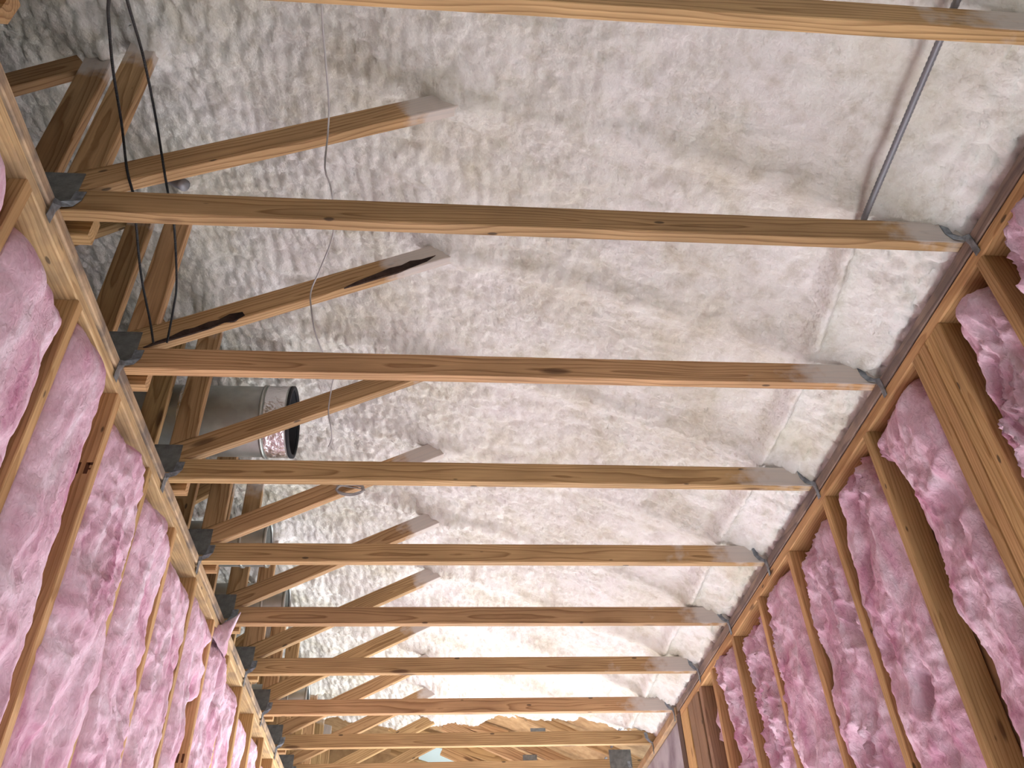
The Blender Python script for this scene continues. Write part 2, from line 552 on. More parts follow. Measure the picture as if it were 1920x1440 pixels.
def foam_z(x, y, detail=True):
    x = np.asarray(x, float); y = np.asarray(y, float)
    z = np.interp(x, FX, FZ) + EYE
    # foam wrapped around each truss's top chord
    k = np.round((y - TIE0 - 0.018) / SP)
    dy = y - (TIE0 + 0.018 + k * SP)
    wob = 0.02 * fbm(x * 2.0 + k * 5.1, k * 3.7 + 0 * x, 2, 31)
    amp = 0.034 * np.clip((1.43 - x) / 0.16, 0, 1) * (0.8 + 0.35 * vnoise(x * 1.7 + k * 9.3, k * 2.1, None, 8))
    z = z - amp * np.exp(-((dy - wob) / 0.055) ** 2)
    # foam gathers where uprights and webs run into it
    for px, rad, dep in ((0.06, 0.085, 0.05), (-0.95, 0.075, 0.07), (-1.127, 0.075, 0.06)):
        sy = 0.08 if px < -1 else 0.0
        z = z - dep * np.exp(-(((x - px) / rad) ** 2 + ((dy - sy) / 0.075) ** 2))
    # conduit buried in foam past the second truss
    cx = conduit_x(y)
    z = z - 0.062 * np.exp(-((x - cx) / 0.025) ** 2) * (1 - 0.8 * np.exp(-(dy / 0.06) ** 2)) * np.clip((y - 1.50) / 0.05, 0, 1) * np.clip((5.9 - y) / 0.3, 0, 1)
    if detail:
        left = 1 / (1 + np.exp((x + 0.05) * 3.2))          # coarse lumps towards the left
        wx = x + 0.03 * fbm(x * 6, y * 6, 2, 3)
        wy = y + 0.05 * fbm(x * 5 + 9, y * 4, 2, 4)
        d1 = domes(wx / 0.050, wy / 0.088, 5)
        d2 = domes(wx / 0.030 + 0.4 * wy / 0.05, wy / 0.042, 6)
        z = z - (0.016 * left + 0.006) * (d1 - 0.5) * (0.5 + 0.9 * (0.5 + 0.5 * fbm(x * 2.2, y * 2.2, 2, 41)))
        z = z - (0.003 * left + 0.016) * (d2 - 0.5) * (0.35 + 0.65 * np.clip(0.5 + fbm(x * 2.5, y * 2.5, 2, 42) * 1.3, 0, 1))
        z = z - 0.020 * (d1 - 0.4) * np.clip((x - 1.28) / 0.12, 0, 1)
        z = z - 0.015 * fbm(x * 3.3 + 0.4 * y, y * 2.1, 4, 11)
        # passes of the spray gun: shallow swaths along the room on the left, slanting on the right
        z = z - 0.010 * fbm(x * 17 + 0.8 * y, y * 13, 3, 14)
        z = z - 0.016 * fbm(x * 9.0, y * 0.9, 3, 12) * (0.25 + 0.75 * left)
        sw = np.abs(fbm(x * 2.4 + y * 2.6, y * 2.4 - x * 1.0, 4, 13))
        z = z + 0.010 * np.exp(-sw / 0.10) * (1 - 0.75 * left)
    return z


TIE0 = Y2 - 2 * SP - SP * 4


def foam_edge(x, y):
    e = np.interp(x, [-4.2, -0.8, -0.3, 0.3, 0.6, 0.95, 1.2, 1.6], [8.7, 7.7, 7.7, 7.05, 6.6, 6.2, 6.0, 5.85])
    return e + 0.16 * fbm(x * 5, y * 5, 4, 21)


gx = np.concatenate([np.arange(-4.2, -1.6, 0.03), np.arange(-1.6, 1.585, 0.0105)])
gy = np.concatenate([np.arange(-1.2, 0.4, 0.03), np.arange(0.4, 4.2, 0.0105), np.arange(4.2, 8.6, 0.022)])
X, Y = np.meshgrid(gx, gy, indexing='ij')
Z = foam_z(X, Y)
keep = Y < foam_edge(X, Y)
mask = keep[:-1, :-1] & keep[1:, :-1] & keep[1:, 1:] & keep[:-1, 1:]
edge_d = np.clip((foam_edge(X, Y) - Y) / 0.25, 0, 1)
Z = Z + 0.09 * (1 - np.sqrt(edge_d))
foam = link('ceiling', grid_mesh(np.stack([X, Y, Z], -1), mask), M_FOAM)
struct(foam)

# bare roof deck above the foam
dx = np.array([-4.2, -1.0, 0.0, 0.6, 1.2, 1.7]); dz = np.interp(dx, FX, FZ) + EYE + np.array([.13, .085, .085, .085, .10, .13])
v = [(x, y, z + t) for t in (0, 0.02) for y in (-3.6, 8.8) for x, z in zip(dx, dz)]
n = len(dx)
f = []
for i in range(n - 1):
    f += [(i, i + 1, n + i + 1, n + i), (2 * n + i, 3 * n + i, 3 * n + i + 1, 2 * n + i + 1)]
f += [(0, n, 3 * n, 2 * n), (n - 1, 3 * n - 1, 4 * n - 1, 2 * n - 1)]
struct(link('roof', mesh_from(v, f), M_OSB))


# ---------------------------------------------------------------- room shell
def wall_panel(name, axis, pos, t, rect, holes, m):
    """a wall across axis ('x' or 'y') at pos, rect = (u0, u1, z0, z1), rectangular openings cut out"""
    us = sorted({rect[0], rect[1], *[h[0] for h in holes], *[h[1] for h in holes]})
    zs = sorted({rect[2], rect[3], *[h[2] for h in holes], *[h[3] for h in holes]})
    bm = bmesh.new()
    for i in range(len(us) - 1):
        for j in range(len(zs) - 1):
            cu, cz = (us[i] + us[i + 1]) / 2, (zs[j] + zs[j + 1]) / 2
            if any(h[0] < cu < h[1] and h[2] < cz < h[3] for h in holes):
                continue
            lo = (pos, us[i], zs[j]) if axis == 'x' else (us[i], pos, zs[j])
            hi = (pos + t, us[i + 1], zs[j + 1]) if axis == 'x' else (us[i + 1], pos + t, zs[j + 1])
            r = bmesh.ops.create_cube(bm, size=1)
            for q in r['verts']:
                q.co = Vector([l + (c + 0.5) * (h - l) for l, h, c in zip(lo, hi, q.co)])
    me = bpy.data.meshes.new('mesh')
    bm.to_mesh(me); bm.free()
    return struct(link(name, me, m))


struct(box('floor', (-4.3, -3.6, -0.1), (1.8, 8.8, 0.0), M_CONCRETE))
wall_panel('wall_back', 'y', -3.6, 0.1, (-4.3, 1.8, 0, 5.4), [(-0.2, 1.3, 0.95, 2.45)], M_WHITE)  # the opening is made up to hold the added fill lamp
wall_panel('wall_far', 'y', 8.6, 0.1, (-4.3, 1.8, 0, 5.4), [(0.52, 1.38, 0.6, 2.55)], M_OSB)
wall_panel('wall_left', 'x', XL - 0.115, 0.018, (-3.5, 8.6, 0, H - 0.08), [], M_SHEATH)
wall_panel('wall_left_outer', 'x', -4.3, 0.08, (-3.6, 8.7, 0, 5.4), [], M_WHITE)
wall_panel('wall_right', 'x', XR + 0.097, 0.018, (-3.5, 4.97, 0, H), [], M_SHEATH)
wall_panel('wall_right_far', 'x', XR + 0.03, 0.06, (5.06, 8.6, 0, H - 0.055), [(5.35, 7.65, 0.1, 2.5)], M_DRYWALL)

# ---------------------------------------------------------------- wall plates
box('top_plate', (XL - 0.091, -3.4, H - 0.042), (XL, 8.5, H), M_PLATE, None, 0.002)
PL = [o for o in C.objects if o.name.startswith('top_plate')]
bpy.data.objects.remove(PL[0])


def plate(label, x0, x1, y0, y1, z0, z1, m):
    o = board('top_plate', ((x0 + x1) / 2, y0, (z0 + z1) / 2), ((x0 + x1) / 2, y1, (z0 + z1) / 2), z1 - z0, x1 - x0, m, None, (0, 0, 1), ch=0.0035)
    return tag(o, label, 'wall plate', 'doubled plates along the wall tops')


plate('upper of two light wooden plates along the top of the left wall', XL - 0.090, XL + 0.001, -3.4, 8.5, H - 0.0375, H, M_PLATE_UP)
plate('lower of two light wooden plates along the top of the left wall', XL - 0.091, XL - 0.003, -3.4, 8.5, H - 0.085, H - 0.0465, M_PLATE)
plate('weathered brown upper plate on the right wall just below the foam', XR, XR + 0.09, -3.4, 5.02, H - 0.044, H, M_PLATE_OLD)
plate('orange lower plate on the right wall under the weathered one', XR + 0.002, XR + 0.09, -3.4, 4.97, H - 0.089, H - 0.048, M_STUD)
plate('light tan far plate over the grey wall panel beyond the right wall end', XR, XR + 0.09, 5.06, 8.5, H - 0.05, H, M_PLATE)

# ---------------------------------------------------------------- studs
SDP = 0.09


def stud(side, y0, y1, label, m=M_STUD, z1=None, group=None, zoff=0.0, dx=0.0):
    z1 = H - 0.0855 if z1 is None else z1
    xc = (XL - SDP / 2 - dx) if side == 'L' else (XR + SDP / 2 + dx)
    o = board('wall_stud', (xc, (y0 + y1) / 2, 0.04), (xc, (y0 + y1) / 2, z1), y1 - y0, SDP, m, None, (0, 1, 0), ch=0.003)
    return tag(o, label, 'stud', group or ('studs of the left wall' if side == 'L' else 'studs of the right wall'))


ORD = ['nearest', 'second', 'third', 'fourth', 'fifth', 'sixth', 'seventh', 'eighth', 'ninth', 'tenth', 'eleventh', 'twelfth', 'thirteenth']
LY = [1.31 + 0.3945 * i for i in range(15)]
left_labels = {
    0: 'stud at the left picture edge, almost buried in pink batts',
    1: 'pale left wall stud under the second truss, dark gap beside its top',
    2: 'left wall stud with blurred dark grade stamps on its broad brown side',
    3: 'left wall stud mostly covered by pink wool, right after the stamped one',
    4: 'left wall stud showing a long thin pale edge, two beyond the stamped one',
    5: 'left wall stud peeping out low down before the knotted one',
    6: 'left wall stud with a wide bare brown side and a round dark knot',
}
for i, y in enumerate(LY):
    lab = left_labels.get(i, '%s stud beyond the knotted one on the far left wall' % ORD[i - 7] if i > 7 else 'nearest stud beyond the knotted one on the far left wall')
    stud('L', y - 0.0005, y + 0.036, lab)

right_studs = [
    (1.055, 1.091, 'right wall stud at the right picture edge beside the first batt', M_STUD),
    (1.43, 1.466, 'orange stud slanting off the right picture edge, nearer than the four doubled up', M_STUD),
    (1.69, 1.733, 'nearest board of the four studs nailed together on the right wall', M_STUD),
    (1.734, 1.777, 'second nearest board of the four studs nailed together on the right wall', M_STUD),
    (1.778, 1.821, 'third board of the four studs nailed together on the right wall', M_STUD),
    (1.822, 1.865, 'furthest board of the four studs nailed together on the right wall', M_STUD),
    (2.216, 2.252, 'right wall stud beyond the nailed four, with a wide brown side bared', M_STUD),
    (2.617, 2.653, 'right wall stud with a bare brown notch near its top', M_STUD),
    (3.03, 3.066, 'right wall stud crossed by a hanging fold of pink wool', M_STUD),
    (3.44, 3.476, 'thin right wall stud in front of twisted pink wool, two past the notched one', M_STUD),
    (3.86, 3.896, 'thin right wall stud with a dark pocket at its top', M_STUD),
    (4.26, 4.296, 'last slender right wall stud before the doubled end posts', M_STUD),
    (4.50, 4.545, 'nearest board of the end posts of the right wall', M_POST_BROWN),
    (4.58, 4.70, 'broad brown board of the end posts of the right wall', M_POST_BROWN),
    (4.705, 4.80, 'brown board beside the orange end post of the right wall', M_POST_BROWN),
    (4.825, 4.968, 'orange end post closing the right wall', M_STUD),
]
for a, b_, lab, m in right_studs:
    stud('R', a, b_, lab, m, H - 0.0905)
o = board('corner_post', (XR + 0.045, 5.025, 0), (XR + 0.045, 5.025, H - 0.055), 0.085, 0.09, M_POST_DARK, None, (0, 1, 0))
tag(o, 'dark brown upright post past the orange end post on the right', 'post')

# grade stamps and knot on left studs
st2 = [o for o in C.objects if o.get('label') == left_labels[2]][0]
st6 = [o for o in C.objects if o.get('label') == left_labels[6]][0]


def side_mark(parent, y, quads, name, label):
    """flat ink strokes on the near side (facing -y) of a stud; quads in (x, z) of the world"""
    v, f = [], []
    for q in quads:
        b0 = len(v)
        v += [(x, y - 0.0006, z) for x, z in q]
        f.append(tuple(range(b0, b0 + len(q))))
    o = link(name, mesh_from(v, f), M_INK, None, parent)
    o['label'] = label


yy = LY[2]
qs = []
for x0 in (-1.044, -1.019, -0.994):
    qs.append([(x0, 2.912), (x0 + 0.012, 2.912), (x0 + 0.013, 2.951), (x0 + 0.001, 2.951)])
qs.append([(-0.987, 2.942), (-0.974, 2.942), (-0.974, 2.951), (-0.987, 2.951)])
qs.append([(-0.985, 2.926), (-0.976, 2.926), (-0.976, 2.932), (-0.985, 2.932)])
side_mark(st2, yy, qs, 'grade_stamp', 'dark blurred ink strokes of a lumber grade stamp')
yy = LY[6]
qs = []
for i in range(4):
    x0 = -1.05 + 0.02 * i
    qs.append([(x0, 2.60), (x0 + 0.010, 2.60), (x0 + 0.011, 2.635), (x0 + 0.001, 2.635)])
side_mark(st6, yy, qs, 'grade_stamp', 'faint ink strokes of a lumber grade stamp')
side_mark(st6, yy, [[(-1.02 + 0.014 * math.cos(a), 2.505 + 0.017 * math.sin(a)) for a in [k * math.pi / 8 for k in range(16)]]], 'knot', 'round dark knot')


# ---------------------------------------------------------------- pink batts
def batt(side, y0, y1, seed, label, gn=0.0, gf=0.0, bulge=0.03, rec=0.012, top=3.185, rough=1.0, over=0.0, flap=None, gft=None, z0=0.05):
    """wool in the bay y0..y1. gn / gf: gap to the near / far stud; gft: gap at far stud as function of z; over: how far it laps over studs"""
    ny = 46
    nz = 230
    zz = np.concatenate([np.linspace(z0, 1.45, 30)[:-1], np.linspace(1.45, top, nz)])
    u = np.linspace(0, 1, ny)
    U, Zg = np.meshgrid(u, zz, indexing='ij')
    sd = seed * 7 + 3
    wob_n = 0.012 * fbm(Zg * 6, 0 * Zg + seed, 4, sd) + 0.010 * fbm(Zg * 22, 0 * Zg + seed, 2, sd + 5)
    wob_f = 0.014 * fbm(Zg * 6, 0 * Zg + seed + 9, 4, sd + 1) + 0.010 * fbm(Zg * 22, 0 * Zg + seed + 4, 2, sd + 6)
    GF = gf if gft is None else np.interp(Zg, gft[0], gft[1])
    ya = y0 + gn - over + wob_n
    yb = y1 - GF + over + wob_f
    tp = np.clip((Zg - (top - 0.10)) / 0.10, 0, 1)
    Yg = ya + (yb - ya) * (0.5 + (U - 0.5) * (1 - 0.10 * tp))
    topw = 0.022 * fbm(U * 3 + seed, 0 * U, 3, sd + 2)
    Zw = Zg + topw * np.clip((Zg - 2.6) / 0.6, 0, 1)
    prof = (1 - np.abs(2 * U - 1) ** 3.2)
    s = np.array(Zg)
    # long soft folds, roughly vertical, warped
    wy_ = Yg + 0.06 * fbm(Yg * 3, s * 2.0, 3, sd + 20)
    wz_ = s + 0.10 * fbm(Yg * 4 + 5, s * 2.4, 3, sd + 21)
    folds = 1 - np.sqrt(fbm(wy_ * 6.5, wz_ * 2.2, 3, sd + 22) ** 2 + 0.012) * 2.2
    lumps = fbm(wy_ * 9, wz_ * 5.5, 4, sd + 23)
    fine = fbm(wy_ * 46, wz_ * 34, 3, sd + 24)
    cell = 1 - domes(wy_ / 0.062 + 0.35 * fbm(wy_ * 20, wz_ * 12, 2, sd + 31), wz_ / 0.115 + 0.35 * fbm(wy_ * 18 + 7, wz_ * 12, 2, sd + 32), sd + 30)
    cm = np.clip(0.45 + 1.5 * fbm(wy_ * 3.5, wz_ * 2.2, 2, sd + 33), 0, 1)
    pits = np.clip(fbm(wy_ * 8 + 3, wz_ * 5, 2, sd + 25) - 0.28, 0, 1)
    kb = 0.95 if side == 'L' else 0.62
    d = -rec - 0.004 - (0.012 if side == 'L' else 0.024) * (1 - prof) + kb * bulge * prof * (0.75 + 0.5 * fbm(0 * U + seed, s * 1.6, 2, sd + 26))
    d = d + rough * (0.020 * (folds - 0.5) + 0.026 * lumps + 0.006 * fine + (0.034 if side == 'R' else 0.016) * (cell - 0.45) * cm - 0.09 * pits) * (0.35 + 0.65 * prof)
    d = d - 0.05 * tp ** 2.0
    if flap:
        fy, fz, rad, amp = flap
        d = d + amp * np.exp(-(((Yg - fy) / rad) ** 2 + ((Zg - fz) / rad) ** 2))
    d = np.clip(d, -0.085, 0.25)
    Xg = XL + d if side == 'L' else XR - d
    P = np.stack([Xg, Yg, Zw], -1)
    # turn the rim back towards the sheathing
    back = XL - 0.094 if side == 'L' else XR + 0.094

    def rim(row, sh):
        r = row.copy()
        r[..., 0] = back
        r[..., 1] += sh[0]
        r[..., 2] += sh[1]
        return r
    P = np.concatenate([rim(P[:1], (0.006, 0)), P, rim(P[-1:], (-0.006, 0))], 0)
    P = np.concatenate([rim(P[:, :1], (0, 0)), P, rim(P[:, -1:], (0, -0.01))], 1)
    if side == 'R':
        P = P[::-1]
    c = Vector((XL if side == 'L' else XR, (y0 + y1) / 2, 1.6))
    P = P - np.array(c)
    o = link('insulation_batt', grid_mesh(P[::-1]), M_BATT, Matrix.Translation(c))
    tag(o, label, 'insulation', 'pink insulation batts in the %s wall' % ('left' if side == 'L' else 'right'))
    return o


W = 0.0365
lb = [
    dict(gn=0, gf=0.012, bulge=0.035, rec=0.0, over=0.004, l='pink batt at the left picture edge, nearest of the left wall'),
    dict(gn=0, gf=0.02, bulge=0.045, rec=0.0, l='large smooth pink batt left of the pale stud under the second truss', gft=([0, 2.7, 3.0, 3.2], [0.012, 0.015, 0.03, 0.04])),
    dict(gn=0, gf=0.09, bulge=0.07, rec=0.0, l='thick folded pink batt pulled away from the stamped stud', gft=([0, 2.3, 2.7, 3.0, 3.2], [0.06, 0.085, 0.10, 0.085, 0.13])),
    dict(gn=0, gf=0.0, bulge=0.06, rec=0.0, over=0.018, l='pink batt just past the stamped stud, its rounded edge sagging forward'),
    dict(gn=0, gf=0.01, bulge=0.05, rec=0.005, over=0.012, l='left wall batt under the fourth roof truss, a grey tear in its top', flap=(2.6, 3.1, 0.1, 0.02)),
    dict(gn=0, gf=0.02, bulge=0.035, rec=0.004, over=0.006, l='left wall batt with long upright creases below the fifth truss'),
    dict(gn=0, gf=0.0, bulge=0.04, rec=0.004, l='left wall batt drooping over bare board beside the knotted stud', gft=([0, 2.45, 2.78, 2.84, 3.2], [0.19, 0.18, 0.13, -0.01, -0.02])),
    dict(gn=0, gf=0.0, bulge=0.035, rec=0.004, over=0.012, l='left wall batt with a pointed tuft sticking up over the plate'),
    dict(gn=0, gf=0.02, bulge=0.03, rec=0.01, l='bright rough batt on the left wall just past the tuft'),
    dict(gn=0, gf=0.07, bulge=0.04, rec=0.012, l='left wall batt with a dark slot along its far side'),
    dict(gn=0, gf=0.07, bulge=0.04, rec=0.012, l='sunlit narrow batt low on the far left wall'),
    dict(gn=0, gf=0.05, bulge=0.03, rec=0.02, l='deep pink batt in the far left bay, set back'),
    dict(gn=0, gf=0.02, bulge=0.03, rec=0.012, l='last bright batt visible on the far left wall'),
    dict(gn=0, gf=0.02, bulge=0.03, rec=0.012, l='furthest batt of the left wall by the picture bottom'),
]
for i, d in enumerate(lb):
    # bay i runs from stud i-1 to stud i
    y0 = LY[i - 1] + W if i else LY[0] - 0.37
    y1 = LY[i]
    lab = d.pop('l')
    top = [3.17, 3.13, 3.19, 3.17, 3.15, 3.14, 3.19, 3.19, 3.16, 3.14, 3.15, 3.12, 3.16, 3.16][i]
    batt('L', y0, y1, 10 + i, lab, top=top, rough=(0.6 if i < 3 else 0.95), **d)

tuft_pts = []
tb = [o for o in C.objects if 'pointed tuft' in str(o.get('label', ''))][0]
# pointed tuft: a small torn cone of wool leaning over the plate
tv, tf = [], []
nr, ns = 12, 14
for i in range(nr):
    t = i / (nr - 1)
    cx = XL - 0.01 + 0.055 * t + 0.02 * t * t
    cy = 3.80 + 0.075 * t
    cz = 3.15 + 0.10 * t + 0.085 * t * t
    r = 0.088 * (1 - t) ** 1.15 + 0.003
    for j in range(ns):
        a = 2 * math.pi * j / ns
        rr = r * (1 + 0.28 * math.sin(3 * a + 5 * t) + 0.14 * math.sin(7 * a + 2 + 9 * t))
        tv.append((cx + rr * 0.45 * math.cos(a), cy + rr * math.sin(a), cz - 0.5 * rr * math.cos(a)))
for i in range(nr - 1):
    for j in range(ns):
        tf.append((i * ns + j, i * ns + (j + 1) % ns, (i + 1) * ns + (j + 1) % ns, (i + 1) * ns + j))
link('tuft', mesh_from(tv, tf, True), M_BATT, None, tb)

rb = [
    (0.70, 1.055, dict(bulge=0.05, rec=0.0, over=0.01), 'pink batt at the upper right picture corner, nearest of the right wall'),
    (1.091, 1.43, dict(bulge=0.06, rec=0.0, gft=([0, 2.9, 3.2], [0.02, 0.03, 0.07])), 'dark rose batt above the slanting orange stud at the right edge'),
    (1.466, 1.69, dict(bulge=0.06, rec=0.0, gft=([0, 2.8, 3.2], [0.012, 0.02, 0.05])), 'narrow crumpled batt nearer than the four nailed studs'),
    (1.865, 2.216, dict(bulge=0.05, rec=0.0, over=0.0, gft=([0, 2.0, 2.6, 3.0, 3.08, 3.2], [0.10, 0.11, 0.085, 0.06, 0.0, -0.02])), 'large pink batt beyond the four nailed studs, pulled from its far stud'),
    (2.252, 2.617, dict(bulge=0.045, rec=0.0, over=0.012, gft=([0, 2.4, 2.75, 2.95, 3.05, 3.12, 3.2], [0.06, 0.02, -0.01, 0.03, 0.075, 0.04, 0.02])), 'twisted pink batt with a bare brown notch at its upper far side'),
    (2.653, 3.03, dict(bulge=0.045, rec=0.0, over=0.010, gft=([0, 2.4, 3.0, 3.2], [0.0, 0.005, 0.035, 0.06])), 'pink batt with a round dark hollow high on the right wall'),
    (3.066, 3.44, dict(bulge=0.045, rec=0.004, over=0.008, gft=([0, 2.6, 3.0, 3.2], [-0.01, 0.0, 0.04, 0.05])), 'pink batt with a long rolled fold down its near side'),
    (3.476, 3.86, dict(bulge=0.04, rec=0.006, gft=([0, 2.6, 2.9, 3.2], [0.03, 0.05, 0.07, 0.08])), 'crumpled batt with round dents just past the rolled fold'),
    (3.896, 4.26, dict(bulge=0.04, rec=0.006, gft=([0, 2.6, 3.2], [0.02, 0.05, 0.03])), 'pale pink batt reaching up to the plate near the end of the right wall'),
    (4.296, 4.50, dict(bulge=0.02, rec=0.02, gft=([0, 2.4, 2.8, 3.2], [0.0, 0.03, 0.09, 0.12])), 'last torn batt of the right wall beside the brown end posts'),
]
for i, (a, b_, d, lab) in enumerate(rb):
    batt('R', a, b_, 40 + i, lab, top=[3.18, 3.17, 3.17, 3.20, 3.18, 3.17, 3.18, 3.16, 3.20, 3.1][i], rough=1.5, **d)


# ---------------------------------------------------------------- roof trusses
def spray_right(seed):
    r = random.Random(seed)
    s0 = r.uniform(0.845, 0.885); extra = r.uniform(0.78, 0.83); e = r.uniform(0, 0.7)

    def fn(t):
        v = max(0, min(1, (t - s0 + 0.03) / 0.08)) * 1.05
        if t > 0.965:
            v *= 0.75
        return max(v, e * math.exp(-((t - extra) / 0.018) ** 2))
    return fn


def spray_end(s0, w=0.1, top=0.95):
    return lambda t: max(0, min(1, (t - s0) / w)) * top


def gusset(parent, lo, hi, y, name='gusset_plate'):
    """toothed steel plate pressed on the near face"""
    me = box_mesh((lo[0] - hi[0]) / 2 * np.array([1, 0, 0]) + np.array([0, -0.0012, 0]) + np.array([0, 0, (lo[1] - hi[1]) / 2]),
                  (hi[0] - lo[0]) / 2 * np.array([1, 0, 0]) + np.array([0, 0.0012, 0]) + np.array([0, 0, (hi[1] - lo[1]) / 2]))
    return link(name, me, M_GUSSET, Matrix.Translation(((lo[0] + hi[0]) / 2, y - 0.0008, (lo[1] + hi[1]) / 2)), parent)


def strap(parent, x, y, sgn, seed):
    """bent metal tie from the inner plate face up to the near face of the chord"""
    r = random.Random(seed)
    w = 0.028 if sgn > 0 else 0.021
    path = [(x + sgn * 0.002, y - 0.030, H - 0.075), (x + sgn * 0.003, y - 0.030, H - 0.03), (x + sgn * 0.005, y - 0.026, H - 0.004),
            (x + sgn * 0.016, y - 0.008, H + 0.012), (x + sgn * 0.030, y - 0.003, H + 0.035), (x + sgn * 0.034, y - 0.003, H + 0.07)]
    dirs = [(0, 1, 0), (0, 1, 0), (0.25 * sgn, 0.9, 0), (0.8 * sgn, 0.5, 0), (sgn, 0.05, 0), (sgn, 0, 0)]
    v, f = [], []
    for p, d in zip(path, dirs):
        d = Vector(d).normalized() * w / 2
        j = r.uniform(-0.001, 0.001)
        v += [Vector(p) - d + Vector((j, 0, 0)), Vector(p) + d]
    for i in range(len(path) - 1):
        f.append((2 * i, 2 * i + 1, 2 * i + 3, 2 * i + 2))
    o = link('metal_tie', mesh_from(v, f), M_TIE, None, parent)
    md = o.modifiers.new('thickness', 'SOLIDIFY'); md.thickness = 0.0016; md.offset = 0
    return o


def fit(o, fn):
    """cut a board's end to the timber it meets"""
    mw = o.matrix_basis if o.parent is None else o.parent.matrix_basis @ o.matrix_basis
    inv = mw.inverted()
    for v in o.data.vertices:
        v.co = inv @ fn(mw @ v.co)
    o.data.update()


truss_notes = {
    1: 'nearest roof truss, crossing the top right of the picture',
    2: 'second roof truss, the long dark chord with both black cables beside its web',
    3: 'roof truss with dark bark on its slanting web',
    4: 'roof truss whose web crosses in front of the big round duct',
    5: 'roof truss with a coil of wire hanging on its web',
    6: 'sixth roof truss, level with the pointed pink tuft',
    7: 'seventh roof truss, beyond the one beside the pink tuft',
    8: 'eighth roof truss, resting at the far end of the right pink wall',
    9: 'ninth roof truss, first one resting over the grey far wall panel',
    10: 'tenth roof truss with a bare top chord and grey heel plate',
    11: 'eleventh roof truss at the bottom picture edge with a bare top chord',
    12: 'twelfth roof truss deep in the unfoamed end of the roof',
    13: 'last roof truss in front of the far gable wall',
}
for k in range(1, 14):
    y = TY(k)
    yc = y + TH / 2
    t = thing('roof_truss', ((XL + XR) / 2, yc, H), truss_notes[k], 'roof truss', 'trusses over the room')
    zc = H + CH / 2
    board('bottom_chord', (XL - 0.075, yc, zc), (XR + 0.085, yc, zc), CH, TH, M_TRUSS, t, (0, 0, 1),
          spray_right(k) if k < 9 else None, 0.0025, 0.0012)
    # upright at the left bearing
    ztop = lambda x: 3.455 + 0.497 * (x + 0.961)
    o = board('post', (XL + 0.016, yc, H + CH + 0.02), (XL + 0.016, yc, 4.20 if k < 9 else 4.27), 0.087, TH, M_TRUSS, t, (1, 0, 0), spray_end(0.70, 0.14))
    fit(o, lambda p: Vector((p.x, p.y, max(p.z, ztop(p.x) + 0.001))))
    # slanting web from left bearing up into the foam
    x0, x1 = -1.00, 0.30 if k < 11 else 0.10
    off = 0.5 * 0.0855 / 0.8955
    fn = spray_end(RNG.uniform(0.56, 0.70), 0.13, 1.35) if k < 11 else None
    o = board('web', (x0, yc, ztop(x0) - off), (x1, yc, ztop(x1) - off), 0.0855, TH - 0.001, M_TRUSS, t, (0, 0, 1), fn, 0.0025, 0.0, 0.9)
    fit(o, lambda p: Vector((p.x, p.y, max(p.z, H + CH + 0.001))))
    gusset(t, (-1.048, 3.318), (-0.945, 3.440), y - 0.0005)
    strap(t, XL, y, 1, k)
    strap(t, XR, y, -1, k + 50)
    if k >= 10:
        # bare top chord and second web in the unfoamed end
        xa, xb = XR + 0.10, {10: 0.42, 11: 0.2}.get(k, -0.35)
        za, zb = np.interp(xa, FX, FZ) + EYE + 0.035, np.interp(xb, FX, FZ) + EYE + 0.022
        xm = 0.6
        zm = np.interp(xm, FX, FZ) + EYE + 0.022
        board('top_chord', (xa, yc, za), (xm, yc, zm), CH, TH - 0.0015, M_TRUSS, t, (0, 0, 1))
        board('top_chord', (xm, yc, zm), (xb, yc, zb), CH, TH - 0.0015, M_TRUSS, t, (0, 0, 1))
        if k >= 11:
            board('web', (0.10, yc, 3.84), (1.0, yc, 3.45), 0.085, TH - 0.001, M_TRUSS, t, (0, 0, 1))
        gusset(t, (XR - 0.17, H + 0.02), (XR - 0.01, H + 0.15), y - 0.001)
        if k in (10, 11):
            gusset(t, (0.72, 3.50), (0.83, 3.60), y - 0.0015)

# bark on the third truss's web, at the lower end and again near the foam
t3 = [o for o in C.objects if o.get('label') == truss_notes[3]][0]


def bark(pts, name='bark_edge'):
    y = TY(3) - 0.002
    v = [(x, y, z) for x, z in pts] + [(x, y + 0.006, z) for x, z in pts]
    n = len(pts)
    f = [tuple(range(n)), tuple(reversed(range(n, 2 * n)))] + [(i, n + i, n + (i + 1) % n, (i + 1) % n) for i in range(n)]
    o = link(name, mesh_from(v, f), M_BARK, None, t3)
    o['label'] = 'dark torn bark patch'


zl = lambda x: 3.455 + 0.497 * (x + 0.961) - 0.0955
bark([(x, zl(x) + d) for x, d in [(-0.93, 0.0), (-0.86, -0.002), (-0.80, -0.003), (-0.74, -0.002), (-0.70, 0.004), (-0.67, -0.003), (-0.64, 0.010), (-0.65, 0.030), (-0.69, 0.038), (-0.72, 0.026), (-0.75, 0.030), (-0.79, 0.022), (-0.82, 0.026), (-0.86, 0.012), (-0.90, 0.010)]])
bark([(x, zl(x) + d) for x, d in [(-0.33, 0.0), (-0.28, -0.002), (-0.22, -0.002), (-0.15, -0.002), (-0.10, 0.004), (-0.05, 0.012), (-0.02, 0.03), (-0.07, 0.03), (-0.11, 0.040), (-0.14, 0.030), (-0.18, 0.034), (-0.23, 0.024), (-0.29, 0.014)]])

